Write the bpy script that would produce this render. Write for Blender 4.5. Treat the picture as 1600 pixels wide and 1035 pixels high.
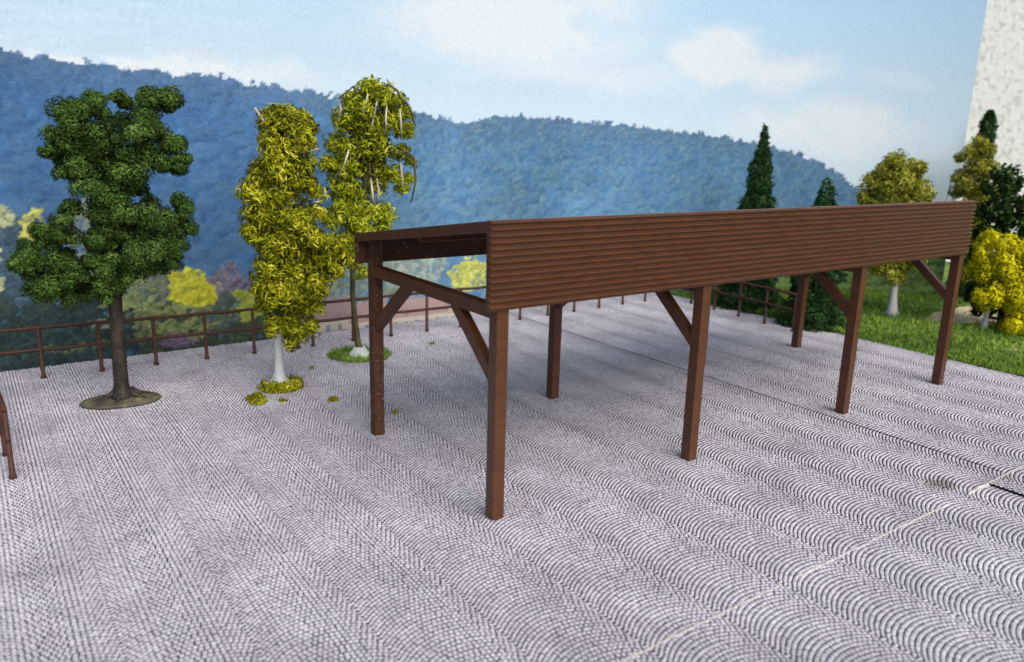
# A model-railway diorama: brown carport, railings and model trees on a plate of
# arc-laid setts; behind it stands a printed landscape backdrop board (its right
# edge is visible in the photograph, with a white wall behind it).
# Scale: one unit stands for one metre of the modelled place.
import bpy, bmesh, math, random
import numpy as np
from mathutils import Matrix, Vector

for o in list(bpy.data.objects):
    bpy.data.objects.remove(o)
sc = bpy.context.scene
COL = sc.collection
rng = np.random.default_rng(11)
random.seed(11)

# ------------------------------------------------------------------ camera
F_PX, YAW, PITCH, ROLL = 1212.17, 0.619519, 0.239715, 0.0278426
CAM = np.array([-4.82647, -7.10733, 4.49107])
def cam_axes():
    cy, sy, cp, sp = math.cos(YAW), math.sin(YAW), math.cos(PITCH), math.sin(PITCH)
    fwd = np.array([sy*cp, cy*cp, -sp]); right = np.array([cy, -sy, 0.0])
    up = np.cross(right, fwd)
    cr, sr = math.cos(ROLL), math.sin(ROLL)
    return cr*right + sr*up, -sr*right + cr*up, fwd
RT, UP, FW = cam_axes()
cam_data = bpy.data.cameras.new('camera')
cam = bpy.data.objects.new('camera', cam_data)
COL.objects.link(cam)
cam.matrix_world = Matrix(((RT[0], UP[0], -FW[0], CAM[0]), (RT[1], UP[1], -FW[1], CAM[1]),
                           (RT[2], UP[2], -FW[2], CAM[2]), (0, 0, 0, 1)))
cam_data.sensor_width = 36.0
cam_data.lens = 36.0*F_PX/1600.0
cam_data.clip_start = 0.1
cam_data.clip_end = 600.0
cam_data.dof.use_dof = True
cam_data.dof.focus_distance = 12.3
cam_data.dof.aperture_fstop = 0.44
sc.camera = cam

# ------------------------------------------------------------------ sky, sun, exposure
SUN_AZ, SUN_EL = math.radians(182), math.radians(43)     # azimuth clockwise from +Y
w = bpy.data.worlds.new('World'); sc.world = w; w.use_nodes = True
nt = w.node_tree
sky = nt.nodes.new('ShaderNodeTexSky'); sky.sky_type = 'NISHITA'; sky.sun_disc = False
sky.sun_elevation = SUN_EL; sky.sun_rotation = SUN_AZ
sky.air_density = 1.0; sky.dust_density = 3.0; sky.ozone_density = 1.0
bg = nt.nodes['Background']; bg.inputs['Strength'].default_value = 0.15
nt.links.new(sky.outputs[0], bg.inputs['Color'])
sd = bpy.data.lights.new('sun', 'SUN'); sd.energy = 2.5; sd.angle = math.radians(60)
sd.color = (1.0, 0.95, 0.88)
so = bpy.data.objects.new('sun', sd); COL.objects.link(so)
dv = Vector((math.sin(SUN_AZ)*math.cos(SUN_EL), math.cos(SUN_AZ)*math.cos(SUN_EL), math.sin(SUN_EL)))
so.rotation_euler = dv.to_track_quat('Z', 'Y').to_euler(); so.location = dv*60
sc.view_settings.view_transform = 'Standard'; sc.view_settings.look = 'None'
sc.view_settings.gamma = 1.0; sc.view_settings.use_curve_mapping = False
sc.view_settings.exposure = 0.18

# ------------------------------------------------------------------ helpers
def lin(r, g, b):
    f = lambda c: (c/255/12.92) if c/255 <= 0.04045 else ((c/255+0.055)/1.055)**2.4
    return (f(r), f(g), f(b), 1.0)

def mat(name, col, col2=None, scale=6.0, rough=0.7, bump=0.0, bscale=40.0, spec=0.3, detail=4.0,
        lo=0.35, hi=0.65, stretch=(1, 1, 1), col3=None, spots=None, bdist=0.01):
    m = bpy.data.materials.new(name); m.use_nodes = True
    N = m.node_tree.nodes; L = m.node_tree.links
    b = N['Principled BSDF']; b.inputs['Roughness'].default_value = rough
    b.inputs['Specular IOR Level'].default_value = spec
    b.inputs['Base Color'].default_value = col
    tc = N.new('ShaderNodeTexCoord'); mp = N.new('ShaderNodeMapping'); mp.inputs['Scale'].default_value = stretch
    L.new(tc.outputs['Object'], mp.inputs['Vector'])
    out = None
    if col2:
        n = N.new('ShaderNodeTexNoise'); n.inputs['Scale'].default_value = scale; n.inputs['Detail'].default_value = detail
        L.new(mp.outputs[0], n.inputs['Vector'])
        r = N.new('ShaderNodeValToRGB'); r.color_ramp.elements[0].position = lo; r.color_ramp.elements[1].position = hi
        r.color_ramp.elements[0].color = col; r.color_ramp.elements[1].color = col2
        if col3:
            e = r.color_ramp.elements.new((lo+hi)/2); e.color = col3
        L.new(n.outputs['Fac'], r.inputs['Fac']); out = r.outputs['Color']
    if spots:
        scol, sscale, thr = spots
        n2 = N.new('ShaderNodeTexNoise'); n2.inputs['Scale'].default_value = sscale; n2.inputs['Detail'].default_value = 2
        L.new(mp.outputs[0], n2.inputs['Vector'])
        r2 = N.new('ShaderNodeValToRGB'); r2.color_ramp.elements[0].position = thr; r2.color_ramp.elements[1].position = thr+0.06
        r2.color_ramp.elements[0].color = (0, 0, 0, 1); r2.color_ramp.elements[1].color = (1, 1, 1, 1)
        L.new(n2.outputs['Fac'], r2.inputs['Fac'])
        mx = N.new('ShaderNodeMix'); mx.data_type = 'RGBA'
        L.new(r2.outputs['Color'], mx.inputs[0])
        if out: L.new(out, mx.inputs[6])
        else: mx.inputs[6].default_value = col
        mx.inputs[7].default_value = scol
        out = mx.outputs[2]
    if out: L.new(out, b.inputs['Base Color'])
    if bump:
        n3 = N.new('ShaderNodeTexNoise'); n3.inputs['Scale'].default_value = bscale; n3.inputs['Detail'].default_value = 5
        L.new(mp.outputs[0], n3.inputs['Vector'])
        bp = N.new('ShaderNodeBump'); bp.inputs['Strength'].default_value = bump; bp.inputs['Distance'].default_value = bdist
        L.new(n3.outputs['Fac'], bp.inputs['Height']); L.new(bp.outputs[0], b.inputs['Normal'])
    return m

def leafmat(name, cols, rough=0.85, nscale=2.2, trans=0.0):
    """every leaf takes its own tone; broad patches drift as in dyed scatter foam"""
    m = bpy.data.materials.new(name); m.use_nodes = True
    N = m.node_tree.nodes; L = m.node_tree.links; b = N['Principled BSDF']
    b.inputs['Roughness'].default_value = rough; b.inputs['Specular IOR Level'].default_value = 0.15
    g = N.new('ShaderNodeNewGeometry'); tc = N.new('ShaderNodeTexCoord')
    n = N.new('ShaderNodeTexNoise'); n.inputs['Scale'].default_value = nscale; n.inputs['Detail'].default_value = 3
    L.new(tc.outputs['Object'], n.inputs['Vector'])
    a = N.new('ShaderNodeMath'); a.operation = 'MULTIPLY_ADD'
    L.new(g.outputs['Random Per Island'], a.inputs[0]); a.inputs[1].default_value = 0.65
    s = N.new('ShaderNodeMath'); s.operation = 'MULTIPLY_ADD'; L.new(n.outputs['Fac'], s.inputs[0])
    s.inputs[1].default_value = 1.3; s.inputs[2].default_value = -0.48
    L.new(s.outputs[0], a.inputs[2])
    r = N.new('ShaderNodeValToRGB'); L.new(a.outputs[0], r.inputs['Fac'])
    el = r.color_ramp.elements
    el[0].position = 0.0; el[0].color = cols[0]; el[1].position = 1.0; el[1].color = cols[-1]
    for i, c in enumerate(cols[1:-1]):
        e = el.new((i+1)/(len(cols)-1)); e.color = c
    L.new(r.outputs['Color'], b.inputs['Base Color'])
    if trans:
        t = N.new('ShaderNodeBsdfTranslucent'); L.new(r.outputs['Color'], t.inputs['Color'])
        mx = N.new('ShaderNodeMixShader'); mx.inputs[0].default_value = trans
        L.new(b.outputs[0], mx.inputs[1]); L.new(t.outputs[0], mx.inputs[2])
        L.new(mx.outputs[0], N['Material Output'].inputs['Surface'])
    return m

def link(name, me, m=None, parent=None):
    o = bpy.data.objects.new(name, me); COL.objects.link(o)
    if m is not None: me.materials.append(m)
    if parent is not None: o.parent = parent
    return o

def tag(o, label=None, cat=None, group=None, kind=None):
    if label: o['label'] = label
    if cat: o['category'] = cat
    if group: o['group'] = group
    if kind: o['kind'] = kind
    return o

def thing(name, loc, label, cat, group=None, rz=0.0):
    o = bpy.data.objects.new(name, None); COL.objects.link(o); o.location = loc
    o.rotation_euler = (0, 0, rz); o.empty_display_size = 0.3
    return tag(o, label, cat, group)

def npmesh(name, V, Fq, smooth=False):
    """fast mesh from arrays: V (n,3), Fq (m,k) with k = 3 or 4"""
    me = bpy.data.meshes.new(name); k = Fq.shape[1]
    me.vertices.add(len(V)); me.vertices.foreach_set('co', np.asarray(V, np.float32).ravel())
    me.loops.add(Fq.size); me.loops.foreach_set('vertex_index', np.asarray(Fq, np.int32).ravel())
    me.polygons.add(len(Fq)); me.polygons.foreach_set('loop_start', np.arange(0, Fq.size, k, dtype=np.int32))
    if smooth: me.polygons.foreach_set('use_smooth', np.ones(len(Fq), bool))
    me.update(calc_edges=True)
    return me

def box_bm(bm, lo, hi, M=None):
    vs = [bm.verts.new((x, y, z)) for z in (lo[2], hi[2]) for y in (lo[1], hi[1]) for x in (lo[0], hi[0])]
    for f in ((0, 2, 3, 1), (4, 5, 7, 6), (0, 1, 5, 4), (2, 6, 7, 3), (0, 4, 6, 2), (1, 3, 7, 5)):
        bm.faces.new([vs[i] for i in f])
    if M is not None: bmesh.ops.transform(bm, matrix=M, verts=vs)
    return vs

def finish(bm, name, m, parent=None, bevel=0.0, smooth=False, seg=2):
    if bevel:
        bmesh.ops.bevel(bm, geom=list(bm.edges), offset=bevel, segments=seg, affect='EDGES', profile=0.6)
    bmesh.ops.recalc_face_normals(bm, faces=bm.faces)
    me = bpy.data.meshes.new(name); bm.to_mesh(me); bm.free()
    if smooth:
        for p in me.polygons: p.use_smooth = True
    return link(name, me, m, parent)

def box(name, lo, hi, m, parent=None, bevel=0.008):
    bm = bmesh.new(); box_bm(bm, lo, hi)
    return finish(bm, name, m, parent, bevel)

def bar(name, a, b, wd, ht, m, parent=None, bevel=0.008, up=(0, 0, 1)):
    """rectangular bar from a to b; wd across, ht along 'up'"""
    a = Vector(a); b = Vector(b); d = b-a; L = d.length; d.normalize()
    u = Vector(up); s = d.cross(u).normalized(); u = s.cross(d).normalized()
    M = Matrix(((d.x, s.x, u.x, a.x), (d.y, s.y, u.y, a.y), (d.z, s.z, u.z, a.z), (0, 0, 0, 1)))
    bm = bmesh.new(); box_bm(bm, (0, -wd/2, -ht/2), (L, wd/2, ht/2), M)
    return finish(bm, name, m, parent, bevel)

def tube_arrays(path, rad, n=8, wob=0.0, seed=0, cap=True):
    r = np.random.default_rng(seed); path = np.asarray(path, float); rad = np.asarray(rad, float)
    V = []; F = []
    for i, p in enumerate(path):
        t = path[min(i+1, len(path)-1)]-path[max(i-1, 0)]; t /= np.linalg.norm(t)+1e-9
        ref = np.array([0, 1, 0.0]) if abs(t[1]) < 0.9 else np.array([1, 0, 0.0])
        s = np.cross(t, ref); s /= np.linalg.norm(s); u = np.cross(s, t)
        for k in range(n):
            a = 2*math.pi*k/n
            rr = rad[i]*(1+wob*(r.random()-.5)*2)
            V.append(p+rr*(math.cos(a)*s+math.sin(a)*u))
    for i in range(len(path)-1):
        for k in range(n):
            k2 = (k+1) % n
            F.append((i*n+k, i*n+k2, (i+1)*n+k2, (i+1)*n+k))
    if cap:
        for j, rev in ((0, 1), (len(path)-1, 0)):
            V.append(path[j]); c = len(V)-1
            for k in range(n):
                k2 = (k+1) % n
                F.append((j*n+k2, j*n+k, c, c) if rev else (j*n+k, j*n+k2, c, c))
    return V, F

def tube(name, path, rad, m, parent=None, n=8, wob=0.0, seed=0, smooth=True):
    V, F = tube_arrays(path, rad, n, wob, seed)
    me = bpy.data.meshes.new(name)
    me.from_pydata([tuple(v) for v in V], [], [tuple(dict.fromkeys(f)) for f in F])
    me.update()
    if smooth:
        for p in me.polygons: p.use_smooth = True
    return link(name, me, m, parent)

def lathe(name, prof, m, parent=None, n=28, wob=0.0, sx=1.0, sy=1.0, seed=1):
    """surface of revolution with an uneven rim: prof = [(radius, z), ...]"""
    r = np.random.default_rng(seed); ph = r.random(4)*6.28
    V = []; F = []
    for i, (rad, z) in enumerate(prof):
        for k in range(n):
            a = 2*math.pi*k/n
            q = rad*(1+wob*(math.sin(2*a+ph[0])+.6*math.sin(5*a+ph[1])+.4*math.sin(9*a+ph[2])))
            V.append((sx*q*math.cos(a), sy*q*math.sin(a), z))
    for i in range(len(prof)-1):
        for k in range(n):
            F.append((i*n+k, i*n+(k+1) % n, (i+1)*n+(k+1) % n, (i+1)*n+k))
    F.append(tuple(range(n))[::-1]); F.append(tuple((len(prof)-1)*n+k for k in range(n)))
    me = bpy.data.meshes.new(name); me.from_pydata(V, [], F); me.update()
    for p in me.polygons: p.use_smooth = len(p.vertices) == 4
    return link(name, me, m, parent)

def unit(v): return v/(np.linalg.norm(v, axis=1, keepdims=True)+1e-9)

def leaf_arrays(P, Nn, length, width, r, bend=0.0, out=0.5):
    """leaf-sized faces at P, leaning along the outward normals Nn by 'out'"""
    n = len(P)
    nr = unit(Nn*out+unit(r.normal(size=(n, 3)))*(1.15-out))
    T = unit(np.cross(nr, r.normal(size=(n, 3)))); B = np.cross(nr, T)
    l = (length*(0.6+0.8*r.random(n)))[:, None]*.5; wd = (width*(0.6+0.8*r.random(n)))[:, None]*.5
    if bend:
        mid = P+nr*l*bend
        V = np.stack([P-T*l-B*wd*.6, P-T*l+B*wd*.6, mid-B*wd, mid+B*wd, P+T*l-B*wd*.5, P+T*l+B*wd*.5], 1).reshape(-1, 3)
        b = np.arange(n)[:, None]*6
        F = np.concatenate([b+[0, 2, 3, 1], b+[2, 4, 5, 3]], 1).reshape(-1, 4)
    else:
        V = np.stack([P-T*l-B*wd, P+T*l-B*wd*.7, P+T*l+B*wd, P-T*l+B*wd*.8], 1).reshape(-1, 3)
        F = (np.arange(n)[:, None]*4+[0, 1, 2, 3])
    return V, F

def crown_points(blobs, per, r, depth=0.55, sub=7, shell=(0.3, 1.08), under=-1.0):
    """points through the volume of lumpy clumps; blobs are (across, height, radius)"""
    Ps = []; Ns = []
    hw = max(abs(b[0]) for b in blobs)
    for (h, z, rad) in blobs:
        room = depth*math.sqrt(max(0.05, hw*hw*1.15-h*h))
        for side in (-1, 1):
            dy = side*room*r.uniform(.12, .8)
            c0 = np.array([h, dy, z])
            n = int(per*rad*rad)
            d = unit(r.normal(size=(sub, 3))); cs = c0+d*rad*0.55
            rs = rad*r.uniform(.42, .62, sub)
            idx = r.integers(0, sub, n)
            u = unit(r.normal(size=(n, 3)))
            q = r.uniform(shell[0], shell[1], n)**.5
            P = cs[idx]+u*(rs[idx]*q)[:, None]
            ok = (unit(P-c0)[:, 2]*.6+u[:, 2]*.5) > under*r.uniform(.7, 1.3, n)      # clumps are thin underneath
            P = P[ok]; u = u[ok]
            Ps.append(P); Ns.append(unit(u*.7+unit(P-c0)*.5))
    return np.concatenate(Ps), np.concatenate(Ns)

def crown(name, blobs, m, parent, per, length, width, seed, bend=0.0, out=0.55, depth=0.6, sub=7, under=-2.0):
    r = np.random.default_rng(seed)
    P, Nn = crown_points(blobs, per, r, depth, sub, under=under)
    V, F = leaf_arrays(P, Nn, length, width, r, bend, out)
    return link(name, npmesh(name, V, F), m, parent)

OAK=((-2.95, 6.93, 0.133),[(-0.28,4.65,0.38),(0.04,4.86,0.3),(0.36,4.92,0.22),(0.73,4.89,0.33),(1.08,5.0,0.27),(1.15,4.91,0.21),(-0.48,4.36,0.3),(-0.67,4.14,0.18),(-0.23,4.27,0.4),(0.14,4.38,0.38),(0.51,4.54,0.39),(0.88,4.5,0.35),(1.11,4.3,0.29),(1.24,4.05,0.19),(-0.39,3.93,0.36),(-0.04,3.93,0.43),(0.38,3.99,0.43),(0.75,4.04,0.42),(1.03,3.94,0.29),(-0.15,3.63,0.3),(0.15,3.53,0.35),(0.53,3.58,0.35),(0.27,3.22,0.29),(0.48,3.01,0.38),(0.78,3.11,0.36),(1.13,3.26,0.28),(1.16,2.94,0.26),(0.94,2.68,0.34),(0.55,2.64,0.42),(0.18,2.71,0.27),(0.01,2.4,0.31),(0.34,2.33,0.36),(0.67,2.31,0.28),(0.98,2.46,0.24),(-0.6,3.09,0.26),(-0.84,2.84,0.3),(-0.53,2.88,0.24),(-1.08,2.6,0.26),(-1.23,2.43,0.18),(-0.98,2.34,0.3),(-0.67,2.43,0.31),(-0.46,2.26,0.33),(-0.79,2.02,0.29),(-1.02,1.98,0.24),(-0.49,1.9,0.27),(-0.21,2.04,0.29),(-0.02,1.97,0.25),(0.17,2.07,0.25),(-0.46,3.23,0.22),(-0.02,3.2,0.3),(-0.08,2.85,0.3),(-0.2,2.45,0.3),(0.15,2.95,0.3),(-0.1,2.0,0.26)])
MOSS=((-0.41, 6.34, 0.318),[(0.12,4.71,0.3),(0.37,4.67,0.35),(0.63,4.57,0.2),(0.05,4.34,0.28),(0.47,4.3,0.33),(0.19,3.97,0.37),(0.5,3.92,0.29),(-0.08,3.8,0.31),(-0.25,3.53,0.28),(0.17,3.54,0.4),(0.55,3.65,0.24),(0.76,3.49,0.16),(-0.27,3.15,0.29),(0.1,3.15,0.4),(0.48,3.15,0.31),(0.75,3.15,0.16),(-0.34,2.82,0.24),(-0.03,2.71,0.36),(0.35,2.76,0.38),(0.68,2.74,0.29),(-0.09,2.37,0.31),(0.28,2.31,0.41),(0.67,2.42,0.39),(1.03,2.5,0.3),(1.2,2.31,0.21),(-0.19,1.98,0.25),(0.16,1.91,0.41),(0.6,1.96,0.37),(0.94,2.12,0.25),(-0.11,1.63,0.27),(0.31,1.56,0.34),(0.62,1.54,0.25),(0.04,1.27,0.25),(0.35,1.2,0.28),(0.57,1.13,0.16),(0.19,0.93,0.16),(0.4,1.02,0.14)])
BIRCH=((1.74, 7.62, 0.419),[(0.26,5.4,0.25),(0.45,5.29,0.35),(0.01,5.09,0.3),(0.69,5.12,0.33),(1.01,4.94,0.18),(-0.18,4.78,0.3),(0.19,4.79,0.4),(0.63,4.75,0.36),(0.94,4.63,0.23),(-0.31,4.35,0.3),(0.06,4.36,0.43),(0.5,4.31,0.38),(0.88,4.19,0.21),(1.07,4.01,0.13),(-0.51,3.91,0.23),(-0.14,3.86,0.41),(0.3,3.87,0.38),(0.74,3.75,0.23),(1.04,3.69,0.13),(-0.4,3.48,0.28),(-0.02,3.42,0.33),(0.42,3.53,0.23),(0.91,3.5,0.16),(-0.16,3.04,0.28),(0.22,2.97,0.31),(0.54,2.98,0.26),(0.03,2.71,0.31),(0.51,2.68,0.24),(-0.48,2.84,0.26),(-0.17,2.45,0.29),(-0.34,3.16,0.18),(-0.11,2.13,0.24),(0.07,1.79,0.16)])
YELLOW=((16.47, 4.22, 1.082),[(-0.44,4.28,0.28),(-0.65,4.02,0.35),(-0.02,4.04,0.31),(0.2,4.1,0.17),(-0.83,3.58,0.36),(-0.36,3.6,0.46),(0.13,3.54,0.35),(-1.09,3.28,0.29),(0.46,3.38,0.17),(-0.92,2.95,0.39),(-0.26,2.91,0.57),(0.35,3.03,0.31),(-0.69,2.43,0.5),(0.12,2.4,0.53),(-0.29,1.84,0.54),(0.21,1.7,0.43),(-0.54,1.54,0.4),(-0.05,1.23,0.32)])
WILLOW=((19.96, 3.77, 1.157),[(-0.4,4.79,0.26),(-0.61,4.51,0.26),(-0.13,4.62,0.22),(-0.84,4.41,0.19),(-0.39,4.15,0.38),(-0.05,4.07,0.3),(-0.76,3.85,0.27),(-0.39,3.59,0.42),(0.03,3.52,0.34),(-0.79,3.38,0.21),(-0.14,3.04,0.46),(-0.53,2.83,0.38),(-0.13,2.38,0.46),(-0.31,1.89,0.39),(0.08,1.54,0.38),(-0.09,0.94,0.31)])
DARK=((18.01, 1.95, 1.193),[(-0.66,3.95,0.24),(-0.44,4.05,0.24),(-0.2,3.78,0.2),(-0.85,3.66,0.24),(-0.48,3.55,0.37),(-0.04,3.32,0.27),(-0.77,3.02,0.38),(-0.39,2.96,0.41),(0.03,2.83,0.27),(-0.74,2.34,0.35),(-0.76,1.64,0.31),(-0.71,0.94,0.32),(-0.6,0.41,0.25),(-0.45,2.36,0.34),(0.14,2.33,0.34),(0.3,3.1,0.43),(0.54,2.45,0.43),(-0.2,1.7,0.45),(0.26,1.58,0.51),(-0.24,1.0,0.45)])
GOLD=((16.85, 1.92, 1.176),[(-0.22,2.36,0.3),(-0.38,2.01,0.25),(0.15,2.23,0.36),(0.52,2.1,0.32),(-0.25,1.61,0.37),(0.17,1.65,0.46),(0.6,1.54,0.39),(-0.02,1.04,0.4),(0.47,1.02,0.46),(-0.08,0.75,0.23),(0.74,0.38,0.43),(0.54,0.15,0.27),(0.97,0.08,0.33),(0.86,2.05,0.39),(1.12,1.27,0.48),(1.18,0.45,0.42)])
RIDGE= [(-3.89,5.89),(-3.6,5.84),(-3.3,5.77),(-2.89,5.71),(-2.24,5.69),(-1.79,5.67),(-1.32,5.65),(-0.72,5.59),(-0.21,5.66),(0.05,5.6),(0.72,5.53),(1.42,5.47),(2.47,5.36),(4.44,5.05),(5.16,5.0),(6.29,4.92),(6.88,5.15),(7.5,5.12),(8.8,5.09),(9.7,5.05),(11.07,5.03),(12.43,4.94),(14.22,4.86),(15.55,4.67),(16.43,4.54),(17.29,4.4),(18.39,3.95),(19.05,3.61),(19.62,3.12),(20.19,2.63),(20.83,2.25)]
BIT = [(-0.97, 5.8), (0.18, 5.16), (0.75, 4.05), (2.05, 7.1), (0.5, 7.29), (3.56, 7.69), (-0.63, 5.56)]
PRINT_K = 0.84

# ------------------------------------------------------------------ materials
M_BROWN = mat('brown_plastic', lin(84, 51, 29), lin(72, 43, 24), 5, rough=0.36, bump=0.12, bscale=60, spec=0.4, stretch=(1, 1, 2.5))
M_DUSTY = mat('dusty_brown_plastic', lin(74, 45, 26), lin(60, 36, 21), 9, rough=0.6, spots=(lin(150, 125, 105), 26, 0.64), bump=0.6, bscale=45)
M_RAIL = mat('rust_brown_plastic', lin(74, 44, 32), lin(58, 34, 26), 7, rough=0.6, bump=0.3, bscale=50)
M_JOINT = mat('dark_joint', lin(46, 43, 50), lin(34, 32, 38), 3, rough=0.9)
M_GLUE = mat('dried_glue', lin(212, 208, 200), lin(176, 173, 168), 14, rough=0.35, spec=0.5)
M_SEAM_SHADE = mat('dark_seam_shade', lin(24, 23, 26), rough=0.9)  # near-black colour standing in for shade in the plate gaps
M_SOIL = mat('board', lin(120, 105, 85), lin(95, 84, 70), 2, rough=0.95)

def sett_material():
    m = bpy.data.materials.new('grey_setts'); m.use_nodes = True
    N = m.node_tree.nodes; L = m.node_tree.links; b = N['Principled BSDF']
    b.inputs['Roughness'].default_value = 0.55; b.inputs['Specular IOR Level'].default_value = 0.35
    g = N.new('ShaderNodeNewGeometry'); tc = N.new('ShaderNodeNewGeometry')
    n = N.new('ShaderNodeTexNoise'); n.inputs['Scale'].default_value = 0.9; n.inputs['Detail'].default_value = 6; n.inputs['Roughness'].default_value = 0.62
    L.new(tc.outputs['Position'], n.inputs['Vector'])
    r = N.new('ShaderNodeValToRGB'); r.color_ramp.elements[0].position = 0.30; r.color_ramp.elements[1].position = 0.62
    r.color_ramp.elements[0].color = lin(174, 170, 178); r.color_ramp.elements[1].color = lin(206, 202, 211)
    L.new(n.outputs['Fac'], r.inputs['Fac'])
    # dark smudges with edges of their own
    n2 = N.new('ShaderNodeTexNoise'); n2.inputs['Scale'].default_value = 2.3; n2.inputs['Detail'].default_value = 5
    L.new(tc.outputs['Position'], n2.inputs['Vector'])
    r2 = N.new('ShaderNodeValToRGB'); r2.color_ramp.elements[0].position = 0.60; r2.color_ramp.elements[1].position = 0.75
    L.new(n2.outputs['Fac'], r2.inputs['Fac'])
    mx = N.new('ShaderNodeMix'); mx.data_type = 'RGBA'; mx.inputs[7].default_value = lin(128, 124, 128)
    k = N.new('ShaderNodeMath'); k.operation = 'MULTIPLY'; k.inputs[1].default_value = 0.42
    L.new(r2.outputs['Color'], k.inputs[0]); L.new(k.outputs[0], mx.inputs[0]); L.new(r.outputs['Color'], mx.inputs[6])
    # old glue stain by the end of the seam
    vm = N.new('ShaderNodeVectorMath'); vm.operation = 'SUBTRACT'; vm.inputs[1].default_value = (5.98, -2.42, 0)
    L.new(tc.outputs['Position'], vm.inputs[0])
    vs = N.new('ShaderNodeVectorMath'); vs.operation = 'MULTIPLY'; vs.inputs[1].default_value = (2.6, 3.6, 0); L.new(vm.outputs[0], vs.inputs[0])
    vl = N.new('ShaderNodeVectorMath'); vl.operation = 'LENGTH'; L.new(vs.outputs[0], vl.inputs[0])
    n4 = N.new('ShaderNodeTexNoise'); n4.inputs['Scale'].default_value = 7; L.new(tc.outputs['Position'], n4.inputs['Vector'])
    ad = N.new('ShaderNodeMath'); ad.operation = 'ADD'; L.new(vl.outputs['Value'], ad.inputs[0]); L.new(n4.outputs['Fac'], ad.inputs[1])
    st = N.new('ShaderNodeMapRange'); st.inputs['From Min'].default_value = 1.35; st.inputs['From Max'].default_value = .85; st.inputs['To Max'].default_value = .75
    L.new(ad.outputs[0], st.inputs['Value'])
    ms = N.new('ShaderNodeMix'); ms.data_type = 'RGBA'; ms.inputs[7].default_value = lin(120, 116, 100)
    L.new(st.outputs[0], ms.inputs[0]); L.new(mx.outputs[2], ms.inputs[6]); mx = ms
    # each sett a shade of its own
    mr = N.new('ShaderNodeMapRange'); mr.inputs['To Min'].default_value = 0.84; mr.inputs['To Max'].default_value = 1.1
    L.new(g.outputs['Random Per Island'], mr.inputs['Value'])
    v = N.new('ShaderNodeMix'); v.data_type = 'RGBA'; v.blend_type = 'MULTIPLY'; v.inputs[0].default_value = 1
    L.new(mx.outputs[2], v.inputs[6]); L.new(mr.outputs[0], v.inputs[7])
    L.new(v.outputs[2], b.inputs['Base Color'])
    return m
M_SETT = sett_material()

# ------------------------------------------------------------------ ground, paved plate
def sheet(name, x0, x1, y0, y1, z, m, nx=2, ny=2, fz=None):
    X, Y = np.meshgrid(np.linspace(x0, x1, nx), np.linspace(y0, y1, ny))
    Z = np.full(X.shape, z) if fz is None else fz(X, Y)
    V = np.stack([X, Y, Z], -1).reshape(-1, 3)
    i = np.arange(ny-1)[:, None]*nx+np.arange(nx-1)[None, :]; i = i.ravel()[:, None]
    return link(name, npmesh(name, V, i+[0, 1, nx+1, nx], smooth=fz is not None), m)
tag(sheet('ground', -250, 250, -250, 250, -0.42, M_SOIL), kind='structure')

PX0, PX1, PY0, PY1 = -7.6, 12.97, -6.4, 9.92
SEAM_Y, SEAM_X, CRACK_X = -2.80, 7.05, 6.53
pave = box('pavement', (PX0, PY0, -0.418), (PX1, PY1, -0.0055), M_JOINT, bevel=0)
tag(pave, kind='structure')

def setts():
    W, SAG, RP = ARC_W, ARC_SAG, ARC_ROW
    hc = W/2; R = (hc*hc+SAG*SAG)/(2*SAG); ha = math.asin(hc/R)
    out = []
    k0 = int(math.floor((PX0-ARC_X0)/W)); k1 = int(math.ceil((PX1-ARC_X0)/W))
    allrows = np.arange(PY0-SAG, PY1+RP, RP)
    for k in range(k0, k1+1):
        xc = ARC_X0+(k+.5)*W
        # arcs alternate between shorter and longer setts, so the cross joints drift in and out of line
        for par, nphi, off in ((0, ARC_N, 0.0), (1, ARC_N+2, .45)):
            rows = allrows[par::2]; n = len(rows); dphi = 2*ha/nphi
            ed = [-ha]+[-ha+(j+off)*dphi for j in range(nphi+1) if 0 < j+off < nphi]+[ha]     # end setts are cut to fit
            for p0, p1 in zip(ed[:-1], ed[1:]):
                ph = (p0+p1)/2; wl = R*(p1-p0)
                pv = ph+rng.normal(0, .04, n)*dphi
                x = xc+R*np.sin(pv)
                y = rows+(R*np.cos(pv)-(R-SAG))+rng.normal(0, .002, n)
                out.append(np.stack([x, y, -pv+rng.normal(0, .03, n),
                                     np.full(n, wl)*rng.uniform(.94, 1.02, n), RP*np.cos(pv)*rng.uniform(.95, 1.02, n)], 1))
    A = np.concatenate(out)
    ok = (A[:, 0] > PX0+.03) & (A[:, 0] < PX1-.03) & (A[:, 1] > PY0+.03) & (A[:, 1] < PY1-.03)
    return A[ok]
ARC_W, ARC_SAG, ARC_ROW, ARC_N, ARC_X0 = 0.995, 0.205, 0.058, 20, 3.868-4*0.995
A = setts()
zt = rng.normal(-.0008, .0008, len(A))
raised = (A[:, 0] > CRACK_X) & (A[:, 1] < SEAM_Y)
zt = np.where(raised, zt+.03, zt)
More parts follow.
